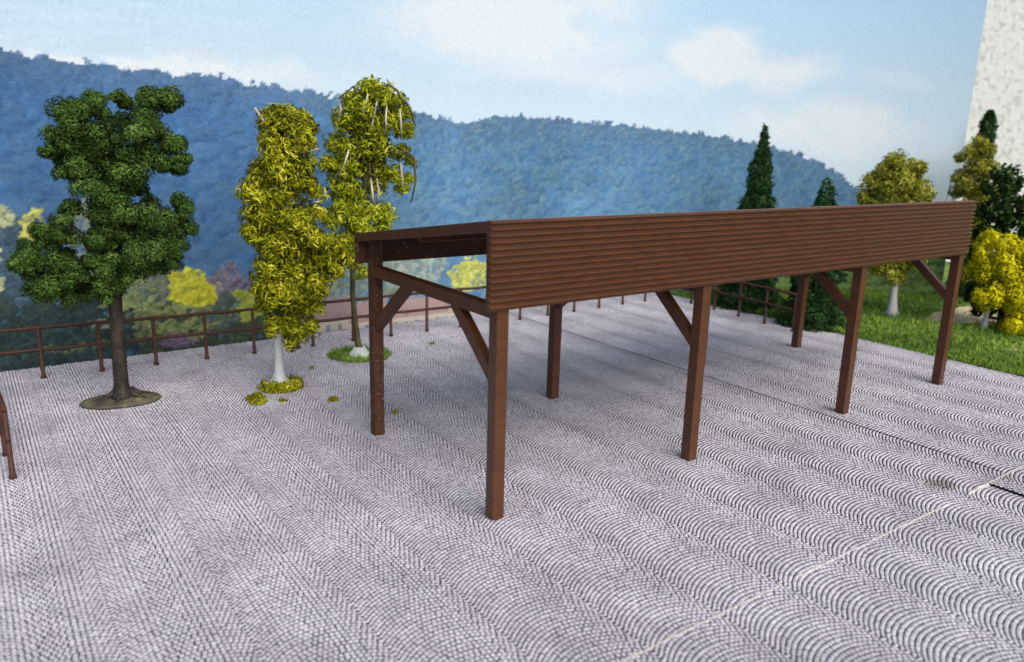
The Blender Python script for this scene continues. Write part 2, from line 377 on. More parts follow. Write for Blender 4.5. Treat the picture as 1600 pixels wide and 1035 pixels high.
# the setts that show largest are objects of their own
rel = np.stack([A[:, 0], A[:, 1], zt], 1)-CAM
dz = rel@FW; px = rel@RT/dz*F_PX; py = rel@UP/dz*F_PX
vis = (dz > 0) & (abs(px) < 800) & (abs(py) < 517)
score = np.where(vis, (A[:, 3]*A[:, 4])/np.maximum(dz, .1)**3, 0)
big = np.argsort(-score)[:300]
rest = np.setdiff1d(np.arange(len(A)), big)
JT = 0.0116
T4 = np.array([(-.5, -.5), (.5, -.5), (.5, .5), (-.5, .5)])
def build_setts(idx):
    a = A[idx]; n = len(a)
    c, s = np.cos(a[:, 2]), np.sin(a[:, 2])
    V = np.zeros((n, 12, 3))
    for lvl, (shr, z) in enumerate(((JT, None), (JT*1.08, .003), (JT*1.35, 0.0))):
        fw = np.clip((dz[idx]-8.5)/4, 0, 1)*.4+1
        lx = np.maximum(a[:, 3]-shr*.8*fw, .008); ly = np.maximum(a[:, 4]-shr*fw, .008)
        zz = np.where(raised[idx], .024, -.0062) if z is None else zt[idx]-z
        for q in range(4):
            X = T4[q, 0]*lx; Y = T4[q, 1]*ly
            V[:, lvl*4+q, 0] = a[:, 0]+c*X-s*Y; V[:, lvl*4+q, 1] = a[:, 1]+s*X+c*Y; V[:, lvl*4+q, 2] = zz
    f = [[8, 9, 10, 11]]
    for q in range(4):
        q2 = (q+1) % 4
        f.append([4+q, 4+q2, 8+q2, 8+q]); f.append([q, q2, 4+q2, 4+q])
    f = np.array(f)
    F = (np.arange(n)[:, None, None]*12+f[None]).reshape(-1, 4)
    return V.reshape(-1, 3), F
# far setts need no chamfer row
far = rest[dz[rest] > 8.0]; far = np.union1d(far, rest[~vis[rest]]); near = np.setdiff1d(rest, far)
def build_far(idx):
    V, F = build_setts(idx); n = len(idx)
    V = V.reshape(n, 12, 3)[:, [0, 1, 2, 3, 8, 9, 10, 11]].reshape(-1, 3)
    f = np.array([[4, 5, 6, 7], [0, 1, 5, 4], [1, 2, 6, 5], [2, 3, 7, 6], [3, 0, 4, 7]])
    return V, (np.arange(n)[:, None, None]*8+f[None]).reshape(-1, 4)
Va, Fa = build_setts(near); Vb, Fb = build_far(far)
o = link('cobbles', npmesh('cobbles', np.concatenate([Va, Vb]), np.concatenate([Fa, Fb+len(Va)])), M_SETT, pave)
tag(o, kind='stuff')
# one shared mesh for the largest setts, scaled to each
V1 = []
for lvl, (sx, z) in enumerate(((.76, -.006), (.74, -.003), (.66, 0))):
    for q in range(4): V1.append((T4[q, 0]*sx, T4[q, 1]*sx, z))
f1 = [(8, 9, 10, 11)]
for q in range(4):
    q2 = (q+1) % 4; f1 += [(4+q, 4+q2, 8+q2, 8+q), (q, q2, 4+q2, 4+q)]
me1 = bpy.data.meshes.new('cobble'); me1.from_pydata(V1, [], f1); me1.update(); me1.materials.append(M_SETT)
for i in big:
    c = bpy.data.objects.new('cobble', me1); COL.objects.link(c); c.parent = pave
    c.location = (A[i, 0], A[i, 1], zt[i]); c.rotation_euler = (0, 0, A[i, 2]); c.scale = (A[i, 3], A[i, 4], 1)

# glue seams, and dark strips that imitate shade in the gaps between the plates
def strip(name, pts, wd, z0, z1, m, seed):
    r = np.random.default_rng(seed); bm = bmesh.new(); prev = None
    for i, (x, y) in enumerate(pts):
        t = Vector((pts[min(i+1, len(pts)-1)][0]-pts[max(i-1, 0)][0], pts[min(i+1, len(pts)-1)][1]-pts[max(i-1, 0)][1], 0)).normalized()
        s = Vector((-t.y, t.x, 0))
        k = wd*(0.85+0.3*r.random())*(0.35 if i in (0, len(pts)-1) else 1)
        ring = [bm.verts.new(Vector((x, y, z))+s*k*q) for q, z in ((-.5, z0), (-.3, z1), (.3, z1), (.5, z0))]
        if prev:
            for j in range(3): bm.faces.new((prev[j], prev[j+1], ring[j+1], ring[j]))
        else: bm.faces.new(ring[::-1])
        prev = ring
    bm.faces.new(prev)
    return finish(bm, name, m, pave)
def line(x0, y0, x1, y1, n, jit, seed):
    r = np.random.default_rng(seed)
    return [(x0+(x1-x0)*i/n+r.normal(0, jit), y0+(y1-y0)*i/n+r.normal(0, jit)) for i in range(n+1)]
strip('glue_seam', line(-1.8, SEAM_Y-.0, 1.85, SEAM_Y, 40, .004, 1), .019, -.03, .004, M_GLUE, 1)
strip('glue_seam', line(2.15, SEAM_Y, 5.45, SEAM_Y+.0, 36, .004, 2), .018, -.03, .007, M_GLUE, 2)
strip('glue_seam', line(5.9, SEAM_Y, 9.2, SEAM_Y+.03, 36, .004, 3), .02, -.03, .032, M_GLUE, 3)
strip('seam_shade', line(SEAM_X-.1, PY1-.05, SEAM_X+.12, SEAM_Y+.1, 60, .002, 4), .036, -.03, .004, M_SEAM_SHADE, 4)  # dark strip on top of the setts, imitating the shaded gap
box('raised_plate', (CRACK_X+.005, PY0+.01, -.0058), (PX1-.01, SEAM_Y-.02, .025), M_JOINT, pave, bevel=0)
strip('seam_shade', line(CRACK_X-.02, SEAM_Y-.02, CRACK_X-.02, PY0+.1, 30, .002, 5), .05, -.03, .001, M_SEAM_SHADE, 5)  # dark strip in place of the shadow beside the raised plate

# ------------------------------------------------------------------ lawn beside the plate
def gz(X, Y):
    return -.03+.05*np.sin(X*1.3+.4)*np.sin(Y*.9)+.04*np.sin(X*2.9+Y*2.1)+.02*np.maximum(0, X-13.2)*np.clip((X-13)/3, 0, 1)*.6
M_LAWN = mat('lawn_ground', lin(74, 96, 44), lin(104, 128, 52), 1.6, rough=0.95, col3=lin(86, 112, 48), spots=(lin(196, 184, 142), .55, 0.66))
lawn = sheet('lawn', 12.985, 40, -16, 16, 0, M_LAWN, 90, 100, gz)
tag(lawn, kind='structure')
def blades(name, P, m, ln, seed, lean=.5, parent=None, wd=.012):
    r = np.random.default_rng(seed); n = len(P)
    d = unit(np.stack([r.normal(0, lean, n), r.normal(0, lean, n), np.ones(n)], 1))
    s = unit(np.stack([r.normal(size=n), r.normal(size=n), np.zeros(n)], 1))*wd
    l = (ln*r.uniform(.5, 1.3, n))[:, None]
    V = np.stack([P-s, P+s, P+d*l*.6+s*.7, P+d*l*.6-s*.7], 1)
    tip = P+d*l+np.stack([r.normal(0, .2, n), r.normal(0, .2, n), np.zeros(n)], 1)*ln
    V = np.concatenate([V, tip[:, None]], 1).reshape(-1, 3)
    b = np.arange(n)[:, None]*5
    F = np.concatenate([b+[0, 1, 2], b+[0, 2, 3], b+[3, 2, 4]], 1).reshape(-1, 3)
    return link(name, npmesh(name, V, F), m, parent)
M_GRASS = leafmat('static_grass', [lin(54, 82, 28), lin(86, 120, 42), lin(116, 148, 56), lin(164, 180, 82)], nscale=.55)
r_ = np.random.default_rng(5)
nb = 46000
gx = 13.0+ r_.random(nb)**1.5*9.5; gy = r_.uniform(-4.5, 9.5, nb)
# bare sandy patches stay thin
pn = np.sin(gx*.9+1.2)*np.sin(gy*.8+.5)
keep = ~((np.hypot((gx-18.3)/1.5, (gy-3.0)/.7) < 1) & (r_.random(nb) < .93))
gx, gy = gx[keep], gy[keep]
P = np.stack([gx, gy, gz(gx, gy)], 1)
tag(blades('grass_blades', P, M_GRASS, .13, 6, .6), 'short green static grass covering the lawn beside the paving', 'grass', kind='stuff')
# fringe of grass along the plate edge
M_SAND = mat('sand', lin(206, 194, 160), lin(180, 166, 132), 5, rough=0.95, bump=.4, bscale=30)

# ------------------------------------------------------------------ printed backdrop board
BX, BR, BTH = 9.0, 16.0, math.radians(48.3)
def board_xy(s, off=0.0):
    th = np.clip((s-BX)/BR, 0, None)
    x = np.where(s <= BX, s, BX+(BR+off)*np.sin(th))
    y = np.where(s <= BX, 10.45+off, 10.45-BR+(BR+off)*np.cos(th))
    return x, y
S0, S1, Z0, Z1 = -12.0, BX+BR*BTH, -0.41, 9.6
NS, NZ = 1010, 292
SS = np.linspace(S0, S1, NS); ZZ = np.linspace(Z0, Z1, NZ)
IMG = np.zeros((NZ, NS, 3))
GS, GZ = np.meshgrid(SS, ZZ)
def vnoise(sx, sz, seed):
    r = np.random.default_rng(seed)
    u = (GS-S0)/sx; v = (GZ-Z0)/sz
    g = r.random((int(v.max())+3, int(u.max())+3))
    i = u.astype(int); j = v.astype(int); fu = u-i; fv = v-j
    fu = fu*fu*(3-2*fu); fv = fv*fv*(3-2*fv)
    return (g[j, i]*(1-fu)+g[j, i+1]*fu)*(1-fv)+(g[j+1, i]*(1-fu)+g[j+1, i+1]*fu)*fv
def fbm(sx, sz, seed, oct=4):
    t = 0; a = 1; tot = 0
    for k in range(oct):
        t = t+a*vnoise(sx/2**k, sz/2**k, seed+k); tot += a; a *= .55
    return t/tot
C3 = lambda *c: np.array(c, float)/255      # painted in display values
def mixc(a, b, t): return a*(1-t[..., None])+b*t[..., None]
# sky of the print
t = np.clip((GZ-4.6)/4.6, 0, 1)
IMG[:] = mixc(C3(198, 217, 230), C3(168, 202, 229), t**.8)
cl = np.zeros_like(GS)
WS = GS+(fbm(1.6, .8, 51, 4)-.5)*2.4; WZ = GZ+(fbm(1.6, .8, 61, 4)-.5)*1.1
for (cs, cz, rs, rz, a) in ((7.2, 7.4, 3.8, 1.2, .9), (9.5, 8.6, 3.0, 1.0, .8), (10.0, 6.3, 3.6, .55, .6), (14.4, 7.15, 1.6, .75, 1.05), (16.4, 6.8, 1.9, .55, .62),
                            (18.2, 5.2, 2.0, .75, .8), (16.4, 5.4, 1.6, .5, .6), (-1.3, 5.75, 2.2, .22, .9), (1.0, 5.9, 2.6, .4, .5), (-7, 7.5, 2.5, .8, .6), (20.5, 6.5, 1.6, .3, .4)):
    cl = np.maximum(cl, a*np.exp(-(((WS-cs)/(rs*1.25))**2+((WZ-cz)/(rz*1.15))**2)**1.1))
fb = fbm(2.4, 1.1, 3, 5)
wsp = fbm(1.1, .55, 91, 5)
cl = np.clip((cl*(0.35+1.0*fb+.5*wsp)-.22)*1.35, 0, 1)
IMG[:] = mixc(IMG, C3(220, 226, 232), np.clip(cl, 0, .72))
IMG += ((fbm(.9, .09, 21, 3)-.5)*.05*np.clip((3-GS)/5, 0, 1)*(GZ > 5))[..., None]   # shading of the paper's ripples, put into the ink colour

def patch(s0, z0, rs, rz):
    a = np.searchsorted(SS, s0-rs); b = np.searchsorted(SS, s0+rs); c = np.searchsorted(ZZ, z0-rz); d = np.searchsorted(ZZ, z0+rz)
    return slice(c, d), slice(a, b)
def dab(s0, z0, rs, rz, light, dark, al=1.0, ln=.35, soft=2.2):
    sl = patch(s0, z0, rs, rz)
    if sl[0].start >= sl[0].stop or sl[1].start >= sl[1].stop: return
    ds = (GS[sl]-s0)/rs; dz_ = (GZ[sl]-z0)/rz
    d = ds*ds+dz_*dz_
    a = np.clip((1-d)*soft, 0, 1)*al
    t = np.clip(.5+.62*dz_-ln*ds, 0, 1)
    IMG[sl] = IMG[sl]*(1-a[..., None])+(dark*(1-t[..., None])+light*t[..., None])*a[..., None]
pr = np.random.default_rng(8)
rs_, rz_ = zip(*RIDGE)
rs_ = (-12.5, -9, -6.5)+rs_+(24.0,); rz_ = (6.9, 6.6, 6.25)+rz_+(1.0,)
ridge = np.interp(SS, rs_, rz_)
hill = GZ < ridge[None, :]
left = np.clip((5.5-GS)/6, 0, 1)
tone = fbm(2.2, 1.5, 31, 4)
base = mixc(C3(76, 120, 160), C3(60, 101, 150), left*.9)
up_ = np.clip(1-(ridge[None, :]-GZ)/.9, 0, 1)
base = mixc(base, C3(96, 122, 150), up_*.55)
base *= (0.82+.36*tone)[..., None]
IMG[:] = np.where(hill[..., None], base, IMG)
nt_ = 15000
ts = pr.uniform(S0, S1, nt_); tq = np.sort(pr.random(nt_))
for k in range(nt_):
    s = ts[k]; zr = np.interp(s, rs_, rz_)
    z = zr+.02-tq[k]*(zr+.6)
    if z < -.5: continue
    dd = (zr-z)
    size = (.06+.024*min(dd, 4))*pr.uniform(.7, 1.4)
    i = min(NS-1, max(0, int((s-S0)/(S1-S0)*(NS-1)))); j = min(NZ-1, max(0, int((z-Z0)/(Z1-Z0)*(NZ-1))))
    lf = min(1, max(0, (5.5-s)/6))
    b = C3(78, 123, 161)*(1-lf*.9)+C3(59, 100, 149)*lf*.9
    u = max(0, 1-dd/.7); b = b*(1-u*.5)+C3(92, 116, 146)*u*.5
    b = b*(.84+.34*tone[j, i])*pr.uniform(.93, 1.08)
    hi = C3(168, 192, 178) if pr.random() < .5 else C3(120, 160, 195)
    li = b*(1-.34)+hi*.34*(1-.4*lf)+b*.34*.4*lf
    dab(s, z, size*1.5, size*.9, li, b*.84, .62, .55)
# a few tall heads on the skyline
for k in range(100):
    s = pr.uniform(S0, 19.0); zr = np.interp(s, rs_, rz_); q = pr.uniform(.03, .10)
    c = C3(84, 108, 142)*pr.uniform(.9, 1.1)
    dab(s, zr+q*.35, q*pr.uniform(.5, 1.2), q, c*1.06, c*.95, .9)
def bush(s, z, rs, rz, light, dark, n, q, seed=None):
    n = int(n*2.2); q = q*.62; mid = (light+dark)/2; g_ = mid.mean(); light = (light*.8+mid*.2)*.85+g_*.15; dark = (dark*.7+mid*.3)*.88+g_*.12
    zs = np.sort(pr.uniform(-1, 1, n))[::-1]
    for v in zs:
        u = pr.uniform(-1, 1)*math.sqrt(max(0, 1-v*v)); f = pr.uniform(.78, 1.16)
        dab(s+u*rs, z+v*rz, q*pr.uniform(.7, 1.5), q*pr.uniform(.6, 1.2), light*f, dark*f, .85)
L_ = C3
# dark valley trees behind the railing
bush(-5.0, .25, 4.6, 1.15, L_(70, 92, 88), L_(24, 40, 46), 900, .16)
bush(-2.6, .15, 2.4, .9, L_(60, 82, 78), L_(22, 38, 44), 420, .14)
bush(-.3, -.05, 1.8, .55, L_(80, 102, 72), L_(26, 42, 42), 320, .13)
bush(-4.0, 2.0, .55, .85, L_(78, 104, 118), L_(40, 64, 88), 130, .13)
bush(-6.2, 2.0, 1.3, .8, L_(80, 104, 110), L_(42, 64, 80), 150, .16)
bush(-3.74, 2.66, .2, .3, L_(214, 214, 104), L_(160, 166, 70), 30, .09)
bush(-4.25, 2.85, .25, .14, L_(196, 204, 150), L_(120, 136, 110), 20, .08)
bush(-4.5, 2.0, .16, .6, L_(206, 210, 150), L_(120, 140, 100), 30, .09)
bush(-2.85, 2.3, .3, .75, L_(150, 166, 146), L_(92, 112, 122), 70, .1)
bush(-2.0, 1.2, .75, .45, L_(172, 186, 112), L_(84, 104, 70), 100, .11)
bush(-1.45, 1.35, .4, .4, L_(130, 142, 120), L_(66, 82, 84), 60, .1)
bush(-.95, 1.22, .42, .42, L_(226, 224, 60), L_(138, 150, 30), 100, .1)
bush(-.6, 1.0, .42, .34, L_(216, 214, 40), L_(140, 148, 36), 80, .1)
bush(-1.2, .45, .9, .38, L_(150, 160, 92), L_(78, 94, 62), 110, .1)
bush(-.15, 1.3, .36, .3, L_(132, 126, 146), L_(78, 80, 104), 80, .08)
bush(.2, 1.1, .3, .2, L_(140, 128, 152), L_(72, 70, 96), 40, .08)
bush(.25, .68, .5, .34, L_(176, 188, 66), L_(96, 116, 40), 110, .1)
bush(-.25, .55, .28, .45, L_(92, 110, 102), L_(40, 60, 64), 50, .1)
bush(-1.25, .02, .34, .16, L_(130, 110, 140), L_(76, 64, 92), 40, .07)
bush(-2.6, .6, .5, .12, L_(150, 166, 128), L_(70, 90, 76), 26, .07)
bush(-3.2, .15, .7, .1, L_(130, 150, 110), L_(60, 82, 66), 22, .06)
# village in the valley
bush(1.6, 1.25, 1.0, .6, L_(176, 190, 120), L_(100, 122, 90), 130, .12)
bush(3.2, 1.1, 1.5, .55, L_(150, 166, 146), L_(96, 116, 110), 150, .12)
bush(4.6, 1.25, .85, .6, L_(170, 184, 160), L_(104, 138, 160), 150, .12)
bush(6.2, .95, .62, .42, L_(214, 218, 104), L_(150, 166, 70), 130, .1)
bush(8.2, .6, 1.6, .5, L_(190, 200, 130), L_(120, 140, 90), 160, .12)
bush(11.0, .5, 1.6, .5, L_(170, 186, 140), L_(100, 124, 90), 160, .12)
def quad(s0, s1, z0, z1, c, sk=0.0):
    m = (GS > s0+sk*(GZ-z0)) & (GS < s1-sk*(GZ-z0)) & (GZ > z0) & (GZ < z1)
    IMG[m] = c*(0.95+.1*fbm_h[m][:, None])
fbm_h = fbm(.4, .2, 77, 3)
quad(1.0, 13.5, -.6, .1, L_(206, 200, 192))
for (a, b, zb, zr_, zt_, wc, rc) in ((1.3, 3.0, -.5, .12, .72, L_(186, 178, 168), L_(150, 132, 134)), (2.7, 4.0, -.5, .0, .52, L_(200, 192, 180), L_(166, 144, 142)),
                                 (3.8, 5.7, -.6, -.02, .45, L_(206, 200, 188), L_(176, 152, 148)), (5.5, 6.8, -.6, -.05, .3, L_(212, 206, 196), L_(190, 172, 164)),
                                 (6.9, 8.0, -.6, -.1, .2, L_(220, 206, 170), L_(196, 180, 160))):
    quad(a+.06, b-.06, zb, zr_, wc); quad(a, b, zr_, zt_, rc, .55)
    nwin = int((b-a)/.3)
    for k in range(nwin):
        c = a+.22+k*(b-a-.4)/max(1, nwin-1)
        quad(c-.05, c+.05, zr_-.3, zr_-.1, L_(128, 134, 146))
        if k % 2: quad(c-.06, c+.06, zr_+.06, zr_+.2, L_(140, 124, 134), .2)
bush(13.6, .45, 1.3, .5, L_(90, 124, 80), L_(46, 74, 52), 160, .13)
bush(16.5, .5, 2.2, .6, L_(84, 116, 70), L_(40, 66, 44), 240, .14)
quad(17.2, 23.2, -.6, .95, L_(112, 146, 84))
quad(19.4, 22.6, .35, .7, L_(176, 196, 96))
bush(18.2, 1.0, 1.6, .4, L_(100, 134, 76), L_(54, 84, 50), 160, .14)
bush(21.0, 1.25, 1.8, .35, L_(110, 140, 80), L_(60, 90, 56), 160, .14)
bush(20.5, .55, 2.4, .35, L_(120, 146, 76), L_(60, 88, 50), 260, .14)
wi = (fbm(.22, .16, 101, 3)-.5)*10; wj = (fbm(.22, .16, 111, 3)-.5)*8
li_ = np.clip(np.arange(NS)[None, :]+wi, 0, NS-1).astype(int); lj_ = np.clip(np.arange(NZ)[:, None]+wj, 0, NZ-1).astype(int)
IMG = np.where(((GZ < ridge[None, :]+.12) & ~((GS > 1.0) & (GS < 8) & (GZ < .5)))[..., None], IMG[lj_, li_], IMG)
IMG += (np.random.default_rng(4).normal(0, .012, IMG.shape[:2]))[..., None]
IMG = np.clip(IMG, .02, .97)
# display values -> reflectance of the ink
LIN = np.where(IMG <= .04045, IMG/12.92, ((IMG+.055)/1.055)**2.4)*PRINT_K
LIN = np.clip(LIN, 0, .92)
bx, by = board_xy(GS)
V = np.stack([bx, by, GZ], -1).reshape(-1, 3)
i = (np.arange(NZ-1)[:, None]*NS+np.arange(NS-1)[None, :]).ravel()[:, None]
me = npmesh('print_sheet', V, i+[0, 1, NS+1, NS], smooth=True)
ca = me.color_attributes.new('ink', 'FLOAT_COLOR', 'POINT')
ca.data.foreach_set('color', np.concatenate([LIN.reshape(-1, 3), np.ones((NS*NZ, 1))], 1).astype(np.float32).ravel())
m = bpy.data.materials.new('printed_paper'); m.use_nodes = True
N = m.node_tree.nodes; L = m.node_tree.links; b = N['Principled BSDF']
b.inputs['Roughness'].default_value = .8; b.inputs['Specular IOR Level'].default_value = .15
at = N.new('ShaderNodeAttribute'); at.attribute_name = 'ink'; L.new(at.outputs['Color'], b.inputs['Base Color'])
backdrop = thing('backdrop', (0, 10.45, -.41), 'printed landscape backdrop of blue wooded hills, village trees and pale cloudy sky', 'backdrop')
o = link('print_sheet', me, m, backdrop); o.location = (0, -10.45, .41)
# the board that carries the sheet
s_ = np.linspace(S0, S1, 120)
fx, fy = board_xy(s_, .012); qx, qy = board_xy(s_, .07)
V = []
for k in range(len(s_)):
    V += [(fx[k], fy[k], Z0), (fx[k], fy[k], Z1), (qx[k], qy[k], Z1), (qx[k], qy[k], Z0)]
F = []
for k in range(len(s_)-1):
    for q in range(4):
        q2 = (q+1) % 4; F.append((k*4+q, k*4+q2, k*4+4+q2, k*4+4+q))
F += [(0, 3, 2, 1), tuple(len(V)-4+q for q in range(4))]
me = bpy.data.meshes.new('board'); me.from_pydata(V, [], F); me.update()
o = link('board', me, mat('pale_board', lin(214, 210, 202), rough=.8), backdrop); o.location = (0, -10.45, .41)

# ------------------------------------------------------------------ white wall behind the board
M_WALL = mat('woodchip_wall', lin(214, 214, 211), lin(246, 246, 242), 5.5, rough=.9, bump=.4, bscale=7, bdist=.05, detail=4, lo=.34, hi=.5, stretch=(1, 1, .8))
wall = box('white_wall', (-14, -.25, -.415), (14, .25, 17), M_WALL, bevel=0)
wa = math.radians(66); wall.location = (CAM[0]+37*math.sin(wa), CAM[1]+37*math.cos(wa), 0); wall.rotation_euler = (0, 0, -wa)
tag(wall, 'rough white plastered wall standing behind the backdrop edge', 'wall')

# ------------------------------------------------------------------ carport
cp = thing('carport', (0, 0, 0), 'brown open-sided carport with ribbed front fascia and eight posts on grey setts', 'carport')
PW = .165
POSTX = (.03, 3.49, 7.41, 10.72); FY, BY = 0.0, 3.27
for x in POSTX:
    box('post', (x, FY, .001), (x+PW, FY+PW, 2.64), M_BROWN, cp)
    box('post', (x, BY, .001), (x+PW, BY+PW, 3.055), M_DUSTY if x < 1 else M_BROWN, cp)
    xm = x+PW/2
    bar('side_beam', (xm-.004, FY+PW-.012, 2.575), (xm-.004, BY+.012, 2.575), .15, .16, M_BROWN, cp)
    bar('brace', (xm+.003, FY+.09, 1.72), (xm+.003, 1.04, 2.53), .12, .15, M_BROWN, cp)
    bar('brace', (xm+.003, BY+.07, 1.70), (xm+.003, 2.28, 2.53), .12, .15, M_BROWN, cp)
FX0, FX1 = -.115, 10.885
ZB, ZT = 2.62, 3.645
box('fascia_board', (FX0, -.035, ZB), (FX1, .03, ZT), M_BROWN, cp, bevel=.006)
NR = 14; pitch = (ZT-ZB)/NR
# one slat profile: a rounded lip that hangs over a flat
prof = [(0, -.06), (.50, -.03), (.64, .07), (.64, .2), (.5, .31), (0, .36)]
for k in range(NR):
    zc = ZB+(k+.5)*pitch
    bm = bmesh.new()
    a = [bm.verts.new((FX0, -.0345-.062*u, zc+pitch*v)) for u, v in prof]
    c = [bm.verts.new((FX1, -.0345-.062*u, zc+pitch*v)) for u, v in prof]
    for q in range(len(prof)-1): bm.faces.new((a[q], a[q+1], c[q+1], c[q]))
    bm.faces.new(a); bm.faces.new(c[::-1])
    finish(bm, 'slat', M_BROWN, cp)
# roof sheet sloping down to the back, its rim and the rear fascia
def roof_z(y): return 3.60-(y-.02)*(3.60-3.075)/3.54
bm = bmesh.new()
vs = [bm.verts.new((x, y, roof_z(y)+dz_)) for dz_ in (-.03, .03) for y in (.033, 3.56) for x in (FX0+.05, FX1-.05)]
for f in ((0, 2, 3, 1), (4, 5, 7, 6), (0, 1, 5, 4), (2, 6, 7, 3), (0, 4, 6, 2), (1, 3, 7, 5)): bm.faces.new([vs[q] for q in f])
finish(bm, 'roof', M_BROWN, cp)
for x in (FX0+.03, FX1-.03):
    bar('roof_rim', (x, .032, roof_z(.032)-.025), (x, 3.575, roof_z(3.575)-.025), .06, .125, M_BROWN, cp, .006)
box('rear_fascia', (FX0, 3.50, 2.67), (FX1, 3.56, roof_z(3.53)-.032), M_DUSTY, cp, bevel=.006)
bar('purlin', (FX0+.08, 1.7, roof_z(1.7)-.09), (FX1-.08, 1.7, roof_z(1.7)-.09), .1, .11, M_BROWN, cp)

# ------------------------------------------------------------------ railings
RH, RM = .955, .545
def railing(pts, label, group, start_up=True, end_up=True):
    f = thing('railing', (pts[0][0], pts[0][1], 0), label, 'railing', group)
    ox, oy = pts[0]
    for (x, y) in pts:
        h = tube('post', [(x-ox, y-oy, .0), (x-ox, y-oy, .04), (x-ox, y-oy, .06), (x-ox, y-oy, RH)], [.05, .048, .036, .034], M_RAIL, f, 8)
    for zz in (RH, RM):
        path = [(pts[0][0]-ox, pts[0][1]-oy, zz)]
        for a, b_ in zip(pts[:-1], pts[1:]):
            path += [((a[0]+b_[0])/2-ox, (a[1]+b_[1])/2-oy, zz-.008+rng.normal(0, .004)), (b_[0]-ox, b_[1]-oy, zz+rng.normal(0, .004))]
        d = np.array(path[-1])-np.array(path[-2]); d = d/np.linalg.norm(d)*.034
        path[-1] = tuple(np.array(path[-1])+d)
        d = np.array(path[1])-np.array(path[0]); d = d/np.linalg.norm(d)*.034
        path[0] = tuple(np.array(path[0])-d)
        tube('rail', path, [.034]*len(path), M_RAIL, f, 8)
    return f
G = 'brown two-rail railings round the paved plate'
yb = lambda x: 9.07-.055*(x+3.9) if x < 1 else 8.86
railing([(x, yb(x)) for x in (-4.70, -3.91, -2.95, -1.99, -1.04, -.09, .84)], 'brown two-rail railing behind the dark green tree with the disc foot', G)
railing([(1.19+.942*k, 8.85-.012*k) for k in range(6)], 'brown two-rail railing behind the weeping yellow-green tree, in front of the printed houses', G)
railing([(6.74+.945*k, 8.77+.045*k) for k in range(7)], 'brown two-rail railing across the far edge, seen under the carport fascia', G)
railing([(12.47, 8.1), (12.38, 7.16), (12.28, 6.22), (12.18, 5.29), (12.1, 4.37)], 'brown two-rail railing along the lawn, ending beside the carport corner post', G)
railing([(-4.66, 4.36), (-4.69, 5.28), (-4.71, 6.2), (-4.73, 7.14), (-4.75, 8.1)], 'brown two-rail railing running off to the side of the dark green tree', G)

# ------------------------------------------------------------------ trees
def tree_at(data, name, label, cat='tree', group=None, z=0.0):
    (x, y, az), bl = data
    return thing(name, (x, y, z), label, cat, group, rz=-az), bl
M_BARK = mat('dark_bark', lin(32, 27, 24), lin(56, 49, 43), 7, rough=.6, bump=1.0, bscale=16, bdist=.03, stretch=(1, 1, .6))
M_DISC = mat('moulded_foot', lin(62, 54, 46), lin(88, 82, 66), 4, rough=.6, bump=.6, bscale=12, bdist=.02, spots=(lin(110, 120, 60), 5, .62))
M_PALE = mat('pale_plastic_trunk', lin(196, 200, 198), lin(168, 174, 170), 5, rough=.35, bump=.5, bscale=10, bdist=.02, stretch=(1, 1, .3), spec=.5)
M_TWIG = mat('grey_twig', lin(196, 190, 172), lin(130, 124, 106), 4, rough=.6)
M_DTWIG = mat('olive_twig', lin(86, 82, 52), lin(60, 58, 40), 4, rough=.7)
M_OAK = leafmat('dark_green_foam', [lin(22, 36, 12), lin(38, 60, 20), lin(60, 88, 32), lin(100, 126, 58)], nscale=2.5)
M_MOSS = leafmat('yellow_green_moss', [lin(38, 40, 4), lin(92, 96, 8), lin(146, 148, 18), lin(194, 190, 70)], nscale=1.8)
M_MOSS2 = leafmat('green_yellow_moss', [lin(54, 62, 6), lin(104, 114, 10), lin(148, 156, 20), lin(188, 190, 70)], nscale=1.8)
M_FIR = leafmat('fir_needles', [lin(20, 40, 18), lin(32, 58, 26), lin(44, 76, 36), lin(66, 96, 54)], nscale=3)
M_OLIVE = leafmat('olive_foam', [lin(70, 76, 16), lin(110, 114, 28), lin(142, 142, 44), lin(176, 172, 80)], nscale=1.6)
M_DARK = leafmat('deep_green_foam', [lin(20, 36, 12), lin(32, 54, 20), lin(48, 72, 30), lin(76, 96, 48)], nscale=2.4)
M_GOLD = leafmat('golden_foam', [lin(112, 108, 4), lin(164, 158, 6), lin(198, 190, 8), lin(218, 210, 40)], nscale=1.6)

# dark green broadleaf on a moulded disc
t, bl = tree_at(OAK, 'broadleaf_tree', 'dark green bushy tree with brown trunk standing on an oval disc foot')
lathe('foot', [(.60, .001), (.63, .02), (.60, .055), (.45, .075), (.25, .095), (.20, .11)], M_DISC, t, 36, .02, 1.0, .62)
tr = tube('trunk', [(.02, 0, .07), (.02, 0, .16), (.02, 0, .3), (.03, .0, .6), (.04, 0, 1.0), (.05, 0, 1.5), (.05, 0, 1.95), (.06, .02, 2.5), (.1, 0, 3.2), (.2, 0, 4.2)],
     [.22, .15, .12, .112, .108, .105, .12, .10, .08, .04], M_BARK, t, 14, .10, 3)
for k, (a, b_, c) in enumerate((((.05, 0, 1.85), (-.5, .05, 2.1), (-.9, 0, 2.45)), ((.05, 0, 1.9), (.35, -.05, 2.2), (.75, 0, 2.7)), ((.05, 0, 2.9), (.5, .05, 3.3), (1.0, 0, 3.2)), ((.1, 0, 3.3), (-.1, .1, 3.9), (-.25, 0, 4.4)), ((.15, 0, 3.6), (.5, 0, 4.1), (.9, .1, 4.7)), ((-.1, 0, 2.4), (-.3, -.1, 2.8), (-.55, 0, 3.1)))):
    tube('branch', [a, b_, c], [.09, .065, .03], M_BARK, tr, 7, .08, k)
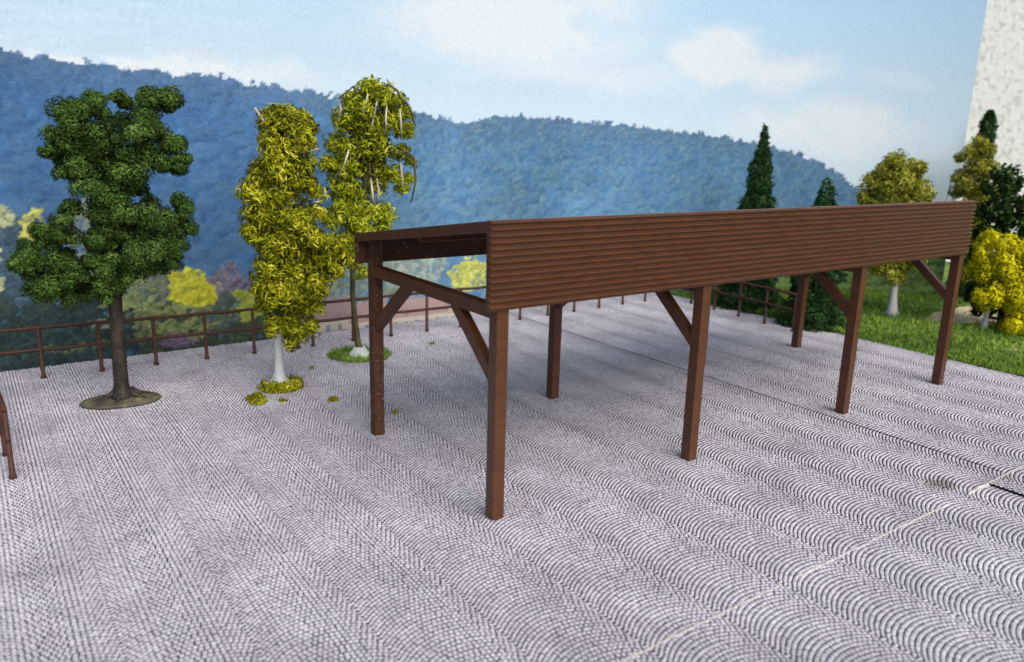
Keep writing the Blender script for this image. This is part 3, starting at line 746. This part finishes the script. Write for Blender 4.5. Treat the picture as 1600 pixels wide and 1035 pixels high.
for k, ang in enumerate((.3, 2.0, 3.3, 4.4, 5.6)):
    tube('root', [(.05+.12*math.cos(ang), .12*math.sin(ang)*.7, .2), (.05+.26*math.cos(ang), .24*math.sin(ang)*.7, .11), (.05+.44*math.cos(ang), .44*math.sin(ang)*.62, .075)], [.06, .045, .02], M_BARK, tr, 6, .1, k)
crown('crown', [(a, z, r*.94) for a, z, r in bl], M_OAK, t, 20000, .031, .024, 21, out=.98, depth=.7, sub=4, under=-.7)

# yellow-green mossy column on a pale trunk
t, bl = tree_at(MOSS, 'mossy_tree', 'yellow-green mossy column tree on a flared white trunk with moss collar')
lathe('trunk_foot', [(.27, .005), (.29, .04), (.25, .08), (.18, .13), (.12, .2), (.09, .32), (.078, .55), (.075, .8), (.075, 1.1), (.07, 1.4)], M_PALE, t, 22, .03, 1, .9)
tube('trunk', [(0, 0, 1.3), (.08, 0, 2.2), (.15, 0, 3.2), (.25, 0, 4.5)], [.075, .07, .05, .03], M_DTWIG, t, 8)
for k, (a, b_, c) in enumerate((((.1, 0, 1.7), (.5, 0, 2.1), (1.0, 0, 2.45)), ((.1, 0, 2.4), (-.1, .1, 2.8), (-.3, 0, 3.2)), ((.15, 0, 3.2), (.4, 0, 3.5), (.78, -.1, 3.7)), ((.2, 0, 4.0), (.5, -.1, 4.2), (.82, -.2, 4.28)), ((.1, 0, 4.3), (0, -.1, 4.6), (-.2, -.1, 4.92)))):
    tube('branch', [a, b_, c], [.045, .032, .015], M_TWIG, t, 6, .1, k)
crown('crown', bl, M_MOSS, t, 5600, .11, .027, 22, bend=.6, out=.65, depth=.7, sub=6, under=-.6)
mo = [(.33*math.cos(a), .09, .15) for a in np.linspace(0, 6.28, 9)]
rr = np.random.default_rng(3); n = 2600
ang = rr.normal(-.9, 1.0, n); rad = .30+rr.normal(0, .05, n)
P = np.stack([rad*np.cos(ang), rad*np.sin(ang)*.9, np.abs(rr.normal(.06, .045, n))+.008], 1)
V, F = leaf_arrays(P, unit(P*[1, 1, 2]), .07, .02, rr, .5, .4)
link('moss_collar', npmesh('moss_collar', V, F), M_MOSS, t)

# weeping birch-like tree with bare hanging twigs
t, bl = tree_at(BIRCH, 'weeping_tree', 'yellow-green weeping tree with pale bare twigs, ringed by green grass at its foot')
tube('trunk', [(.0, 0, .0), (0, 0, .12), (-.02, 0, .25), (-.06, 0, .6), (-.12, 0, 1.3), (-.1, 0, 2.2), (.1, -.05, 3.0), (.2, -.12, 3.6), (.25, -.05, 4.4), (.3, 0, 5.1)],
     [.2, .12, .07, .055, .05, .055, .07, .08, .05, .02], M_DTWIG, t, 10, .12, 8)
hx = lambda x: .26+(x-575)*.0125
hz = lambda y: 5.4-(y-140)*.0115
tw = [[(588, 140), (605, 134), (618, 143), (625, 160)], [(574, 150), (570, 168), (566, 188)], [(588, 158), (583, 180), (578, 208)], [(602, 165), (600, 190), (601, 212)], [(632, 162), (640, 178), (645, 200)],
      [(621, 172), (623, 195), (624, 220)], [(544, 240), (538, 260), (529, 282)], [(615, 245), (632, 240), (643, 250), (645, 290), (638, 325)], [(622, 260), (624, 278), (625, 300)], [(585, 285), (588, 305), (586, 325)], [(576, 285), (578, 305), (580, 330)],
      [(530, 160), (534, 175), (530, 190)], [(610, 235), (632, 245), (640, 252)]]
for k, l in enumerate(tw):
    dpt = -.62-.12*((k*7) % 4)/4
    tube('twig', [(hx(x), dpt, hz(y)) for x, y in l], [.014]+[.023]*(len(l)-2)+[.012], M_DTWIG if k in (0, 4, 7, 12) else M_TWIG, t, 6, .15, k)
    x0, y0 = l[0]
    tube('branch', [(.25, -.05, min(4.9, hz(y0)+.15)), ((hx(x0)+.25)/2, dpt*.6, hz(y0)+.25), (hx(x0), dpt, hz(y0))], [.025, .018, .012], M_DTWIG, t, 6, .1, k)
crown('crown', bl, M_MOSS2, t, 4500, .105, .026, 23, bend=.6, out=.65, depth=.6, sub=6, under=-.6)
rr = np.random.default_rng(13); n = 1400
ang = rr.random(n)*6.283; rad = .2+.42*np.sqrt(rr.random(n))
P = np.stack([rad*np.cos(ang)*1.05, rad*np.sin(ang)*.9, np.full(n, .001)], 1)
blades('grass_ring', P, M_GRASS, .14, 9, .9, t, .009)
lathe('glue_foot', [(.26, .001), (.24, .05), (.17, .1), (.11, .2)], M_PALE, t, 16, .06)

# conifers at the lawn edge
def conifer(name, loc, h, rb, tiers, n, label, seed, top_h=0.0, ln=.11, shape=.85):
    t = thing(name, loc, label, 'conifer', None, 0)
    tube('trunk', [(0, 0, 0), (0, 0, h*.5), (0, 0, h*.97)], [.07, .05, .012], M_BARK, t, 8, .05, seed)
    r = np.random.default_rng(seed)
    u = r.random(n)**.75; zz = h*(.03+.97*(1-u)) if False else h*(.02+.98*((1-np.sqrt(r.random(n))) if shape > .4 else r.random(n)))
    f = (1-zz/h)
    saw = 1-.22*((zz/h*tiers) % 1.0)
    R = rb*(f**shape)*saw*(1+.14*np.sin(5*zz))+.02
    a = r.random(n)*6.283
    lobes = 1+.12*np.sin(a*5+zz*4)+.08*np.sin(a*9-zz*7)
    q = np.sqrt(r.uniform(.25, 1, n))
    P = np.stack([R*q*lobes*np.cos(a), R*q*lobes*np.sin(a), zz-.16*R*q], 1)
    Nn = unit(np.stack([np.cos(a), np.sin(a), np.full(n, .35)], 1))
    V, F = leaf_arrays(P, Nn, ln, .028, r, 0, .35)
    link('crown', npmesh('crown', V, F), M_FIR, t)
    return t
conifer('spruce_tree', (13.63, 7.0, 0), 5.2, 1.0, 12, 24000, 'tall dark green spruce behind the railing, rising above the fascia', 41)
conifer('spruce_tree', (13.15, 4.58, 0), 3.85, .8, 9, 17000, 'short dark green spruce at the lawn edge between the rear posts', 42, shape=.55)
conifer('spruce_tree', (21.2, 4.6, 0), 5.8, .44, 12, 9000, 'slim dark conifer standing in front of the white wall', 43, shape=.3, ln=.12)

t, bl = tree_at(YELLOW, 'olive_tree', 'olive-yellow tree with a pale trunk growing on the lawn', z=-.0)
tube('trunk', [(0, 0, -.02), (0, 0, .15), (-.02, 0, .5), (-.05, 0, 1.1), (-.2, 0, 2.4), (-.35, 0, 3.6)], [.24, .13, .10, .10, .07, .03], M_PALE, t, 10, .08, 5)
crown('crown', [(a, z, r*1.15) for a, z, r in bl], M_OLIVE, t, 4200, .09, .035, 31, bend=.4, out=.75, depth=.7)
t, bl = tree_at(WILLOW, 'drooping_tree', 'drooping olive-green tree between the slim conifer and the fascia end')
tube('trunk', [(0, 0, -.02), (-.1, 0, 1.5), (-.3, 0, 4.2)], [.13, .10, .03], M_BARK, t, 8, .06, 6)
crown('crown', bl, M_OLIVE, t, 3400, .11, .03, 32, bend=.4, out=.4, depth=.6)
for k in range(12):
    x = -.95+.16*k; z = 4.1-.6*abs(x+.45)
    tube('twig', [(x*.6-.2, -.3, z+.3), (x, -.35, z), (x*1.04-.02, -.38, z-.7-.06*(k % 4))], [.014, .014, .008], M_DTWIG, t, 5)
t, bl = tree_at(DARK, 'leafy_tree', 'deep green loose-crowned tree behind the golden shrub')
tube('trunk', [(0, 0, -.02), (-.1, 0, 1.2), (-.35, 0, 2.6), (-.45, 0, 3.7)], [.14, .11, .07, .03], M_BARK, t, 8, .08, 7)
for k, e in enumerate(((-.85, 0, 3.6), (.2, 0, 3.8), (.3, -.2, 3.1), (-.8, -.2, 1.6), (.5, 0, 2.4))):
    tube('branch', [(-.2, 0, max(.9, e[2]-1.2)), (e[0]*.6-.1, 0, e[2]-.4), e], [.05, .035, .015], M_BARK, t, 6, .1, k)
crown('crown', bl, M_DARK, t, 1700, .11, .06, 33, out=.5, depth=.6, sub=6)
t, bl = tree_at(GOLD, 'golden_shrub', 'bright golden-yellow shrub at the lawn corner beside the fascia end', 'shrub')
tube('trunk', [(0, 0, -.02), (0, 0, .1), (.02, 0, .4), (.05, 0, 1.0), (.2, 0, 1.9)], [.16, .09, .07, .06, .03], M_PALE, t, 8, .08, 8)
for k, e in enumerate(((.55, 0, .5), (.9, 0, 1.2), (-.3, 0, 1.6), (.6, .1, 1.8))):
    tube('branch', [(.03, 0, .35), (e[0]*.5, 0, e[2]*.7), e], [.05, .035, .015], M_BARK, t, 6, .1, k)
crown('crown', bl, M_GOLD, t, 6500, .055, .04, 34, out=.9, depth=.7, sub=9)
# pale sandy patch on the lawn
a_ = np.linspace(0, 2*math.pi, 41)[:-1]
V = [(18.3, 3.0, float(gz(np.array(18.3), np.array(3.0)))+.02)]
for k in (.5, 1.0):
    for q in a_:
        f = k*(1+.18*math.sin(3*q)+.1*math.sin(7*q+1))
        x, y = 18.3+1.45*f*math.cos(q), 3.0+.7*f*math.sin(q); V.append((x, y, float(gz(np.array(x), np.array(y)))+(.02 if k < 1 else .004)))
F = [(0, 1+i, 1+(i+1) % 40) for i in range(40)]+[(1+i, 41+i, 41+(i+1) % 40, 1+(i+1) % 40) for i in range(40)]
me = bpy.data.meshes.new('sand_patch'); me.from_pydata(V, [], F); me.update()
tag(link('sand_patch', me, M_SAND), kind='structure')

# ------------------------------------------------------------------ fallen scatter on the setts
def crumbs(name, x, y, r, n, label, seed, h=.08, m=None, group=None):
    rr = np.random.default_rng(seed)
    k = max(1, int(n/260)); cs = rr.normal(0, r*.5, (k, 2)); idx = rr.integers(0, k, n)
    P = np.stack([cs[idx, 0]+rr.normal(0, r*.32, n), cs[idx, 1]+rr.normal(0, r*.32, n), np.zeros(n)], 1)
    d = np.hypot(P[:, 0], P[:, 1])/r
    P[:, 2] = .012+np.abs(rr.normal(0, 1, n))*h*np.clip(1.1-d*.6, .1, 1)*.5
    V, F = leaf_arrays(P, np.tile([0, 0, 1.0], (n, 1)), .06, .018, rr, .5, .3)
    V[:, 2] = np.maximum(V[:, 2], .002)
    o = link(name, npmesh(name, V, F), m or M_MOSS); o.location = (x, y, 0)
    tag(o, label, 'moss', group); return o
crumbs('moss_clump', *BIT[0], .17, 1300, 'yellow-green moss clump lying beside the white-trunked tree foot', 51, .12)
crumbs('moss_crumb', *BIT[1], .12, 200, 'loose moss crumbs in a small trio between tree and carport', 52, .05)
crumbs('moss_crumb', *BIT[2], .05, 60, 'single tiny moss crumb near the rear corner post', 53, .04)
crumbs('moss_crumb', *BIT[3], .09, 110, 'yellow moss crumb at the edge of the grass ring', 54, .05)
crumbs('moss_crumb', *BIT[4], .05, 50, 'dark green crumb behind the white-trunked tree foot', 55, .04, M_GRASS)
crumbs('moss_crumb', *BIT[5], .07, 60, 'faint green crumb on the setts near the far railing', 56, .03, M_GRASS)
crumbs('moss_crumb', *BIT[6], .10, 90, 'scattered moss flecks just in front of the moss collar', 57, .02)
